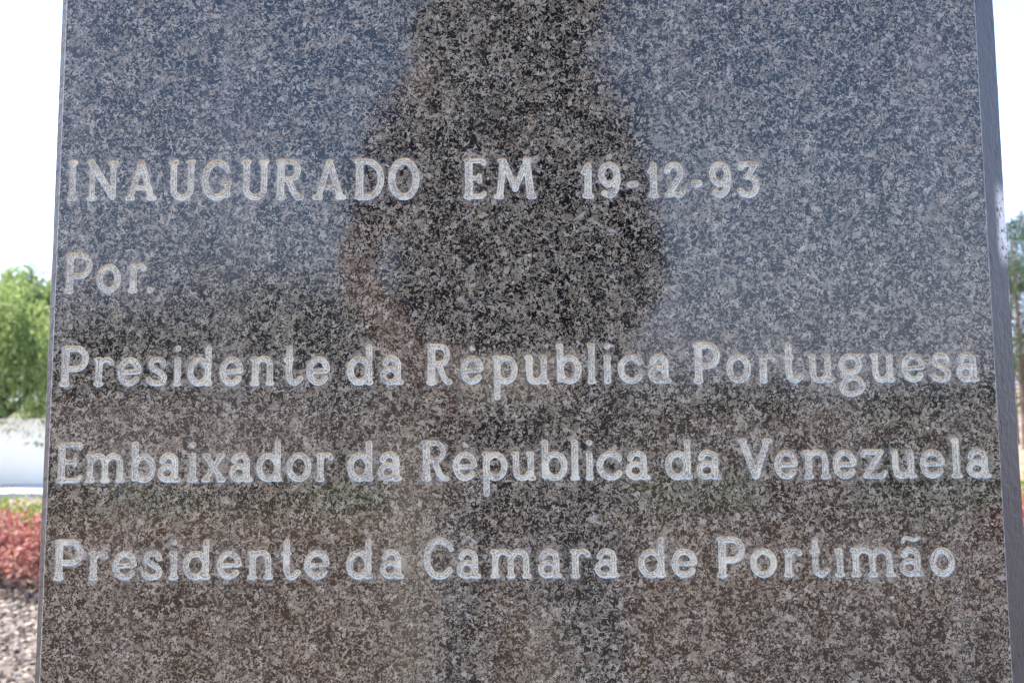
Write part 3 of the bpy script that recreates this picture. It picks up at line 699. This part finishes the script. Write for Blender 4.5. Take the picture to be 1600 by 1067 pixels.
for s in (-1, 1):
    hp = v((s*.09, 0, .86), .088, pel); kn = v((s*.105, .015, .48), .058, hp); cf = v((s*.108, -.01, .33), .052, kn); ak = v((s*.11, -.02, .09), .036, cf); v((s*.12, .11, .035), .034, ak)
    shd = v((s*.145, -.005, 1.36), .052, ch); el_ = v(((.252 if s < 0 else .235)*s, -.035, 1.045), .040, shd); fa = v((s*.19, .095, .975), .034, el_); wr_ = v((s*.093, .205, .868), .025, fa)
    pm = v((s*.074, .235, 0.819), (.030, .020), wr_)
    for q in range(4):
        k1 = v((s*(.066-.003*q), .255, 0.843-.017*q), .0095, pm); k2 = v((s*(.052), .268, 0.843-.017*q), .0085, k1); v((s*(.040+.002*q), .262, 0.843-.017*q), .0075, k2)
    th1 = v((s*.062, .212, 0.810), .011, pm); v((s*.045, .222, 0.823), .009, th1)
def face(co):
    x, y, z = co
    if z > 1.46 and y > .06:
        y += .022*math.exp(-((x/.013)**2+((z-1.555)/.022)**2)) - .008*math.exp(-(((abs(x)-.030)/.015)**2+((z-1.578)/.011)**2)) + .006*math.exp(-((x/.024)**2+((z-1.512)/.008)**2)) + .010*math.exp(-((x/.03)**2+((z-1.478)/.018)**2))
    return Vector((x, y, z))
skinned('body', P, E, Rr, M_SKIN, per, 0, 2, face)
# clothes
skinned('vest', [(0,0,.90),(0,0,1.08),(0,-.01,1.27),(0,-.01,1.39),(0,-.005,1.47),(-.13,-.005,1.36),(.13,-.005,1.36)],
        [(0,1),(1,2),(2,3),(3,4),(3,5),(3,6)], [(.18,.13),(.195,.13),(.20,.13),(.20,.12),(.19,.09),.11,.11], M_TOP, per, 1)
for s_ in (-1, 1):
    if s_ < 0: skinned('sleeve', [(-.14,-.005,1.34),(-.19,-.02,1.25),(-.238,-.032,1.12)], [(0,1),(1,2)], [.078,.058,.052], M_BLUE, per, 0)
    else: skinned('sleeve', [(.14,-.005,1.34),(.18,-.02,1.25),(.24,-.035,1.045),(.175,.095,.975),(.11,.19,.885)], [(0,1),(1,2),(2,3),(3,4)], [.078,.056,.048,.042,.034], M_TOP, per, 0)
skinned('hood', [(-.085,-.01,1.40),(0,-.075,1.47),(.085,-.01,1.40),(0,-.07,1.55)], [(0,1),(1,2),(1,3)], [(.16,.09),(.175,.09),(.16,.09),(.20,.06)], M_TOP, per, 1)
skinned('trousers', [(0,0,.93),(-.09,0,.85),(-.105,.015,.48),(-.11,-.018,.10),(.09,0,.85),(.105,.015,.48),(.11,-.018,.10)], [(0,1),(1,2),(2,3),(0,4),(4,5),(5,6)],
        [(.17,.128),.112,.085,.07,.112,.085,.07], M_JEAN, per, 0)
for s in (-1, 1):
    skinned('shoe', [(s*.11,-.05,.05),(s*.115,.04,.048),(s*.12,.13,.036),(s*.122,.17,.032)], [(0,1),(1,2),(2,3)], [(.042,.048),(.045,.048),(.045,.035),(.03,.026)], M_BLK, per, 0)
    e_ = MB(); e_.tube([(s*.030,.103,1.578),(s*.030,.110,1.578),(s*.030,.113,1.578)], [.011,.008,.003], 10); e_.ob('eye', M_BLK, per, True)
    ea = MB(); ea.tube([(s*.073,.03,1.53),(s*.080,.025,1.555),(s*.079,.02,1.58)], [.008,.014,.010], 8); ea.ob('ear', M_SKIN, per, True)
skinned('hair', [(0,-.01,1.675),(0,-.035,1.62),(0,-.05,1.54),(0,-.055,1.42),(0,.045,1.675)], [(0,1),(1,2),(2,3),(0,4)], [(.095,.065),(.115,.075),(.14,.07),(.15,.04),(.066,.035)], M_HAIR, per, 0)
# compact camera held in both hands
cc = empty('compact_camera', (0, -.612, .84)); tag(cc, 'small black camera held in both hands, reflected in the stone', 'camera')
b = MB(); b.box((0, 0, 0), (.052, .013, .031)); b.ob('camera_body', M_BLK, cc)
b = MB(); b.tube([(0, .0135, 0), (0, .026, 0), (0, .0262, 0), (0, .036, 0)], [.024, .024, .020, .020], 24); b.ob('lens', M_BLK, cc, False)
b = MB(); b.box((.03, 0, .0345), (.008, .006, .003)); b.ob('shutter_button', M_BLK, cc)
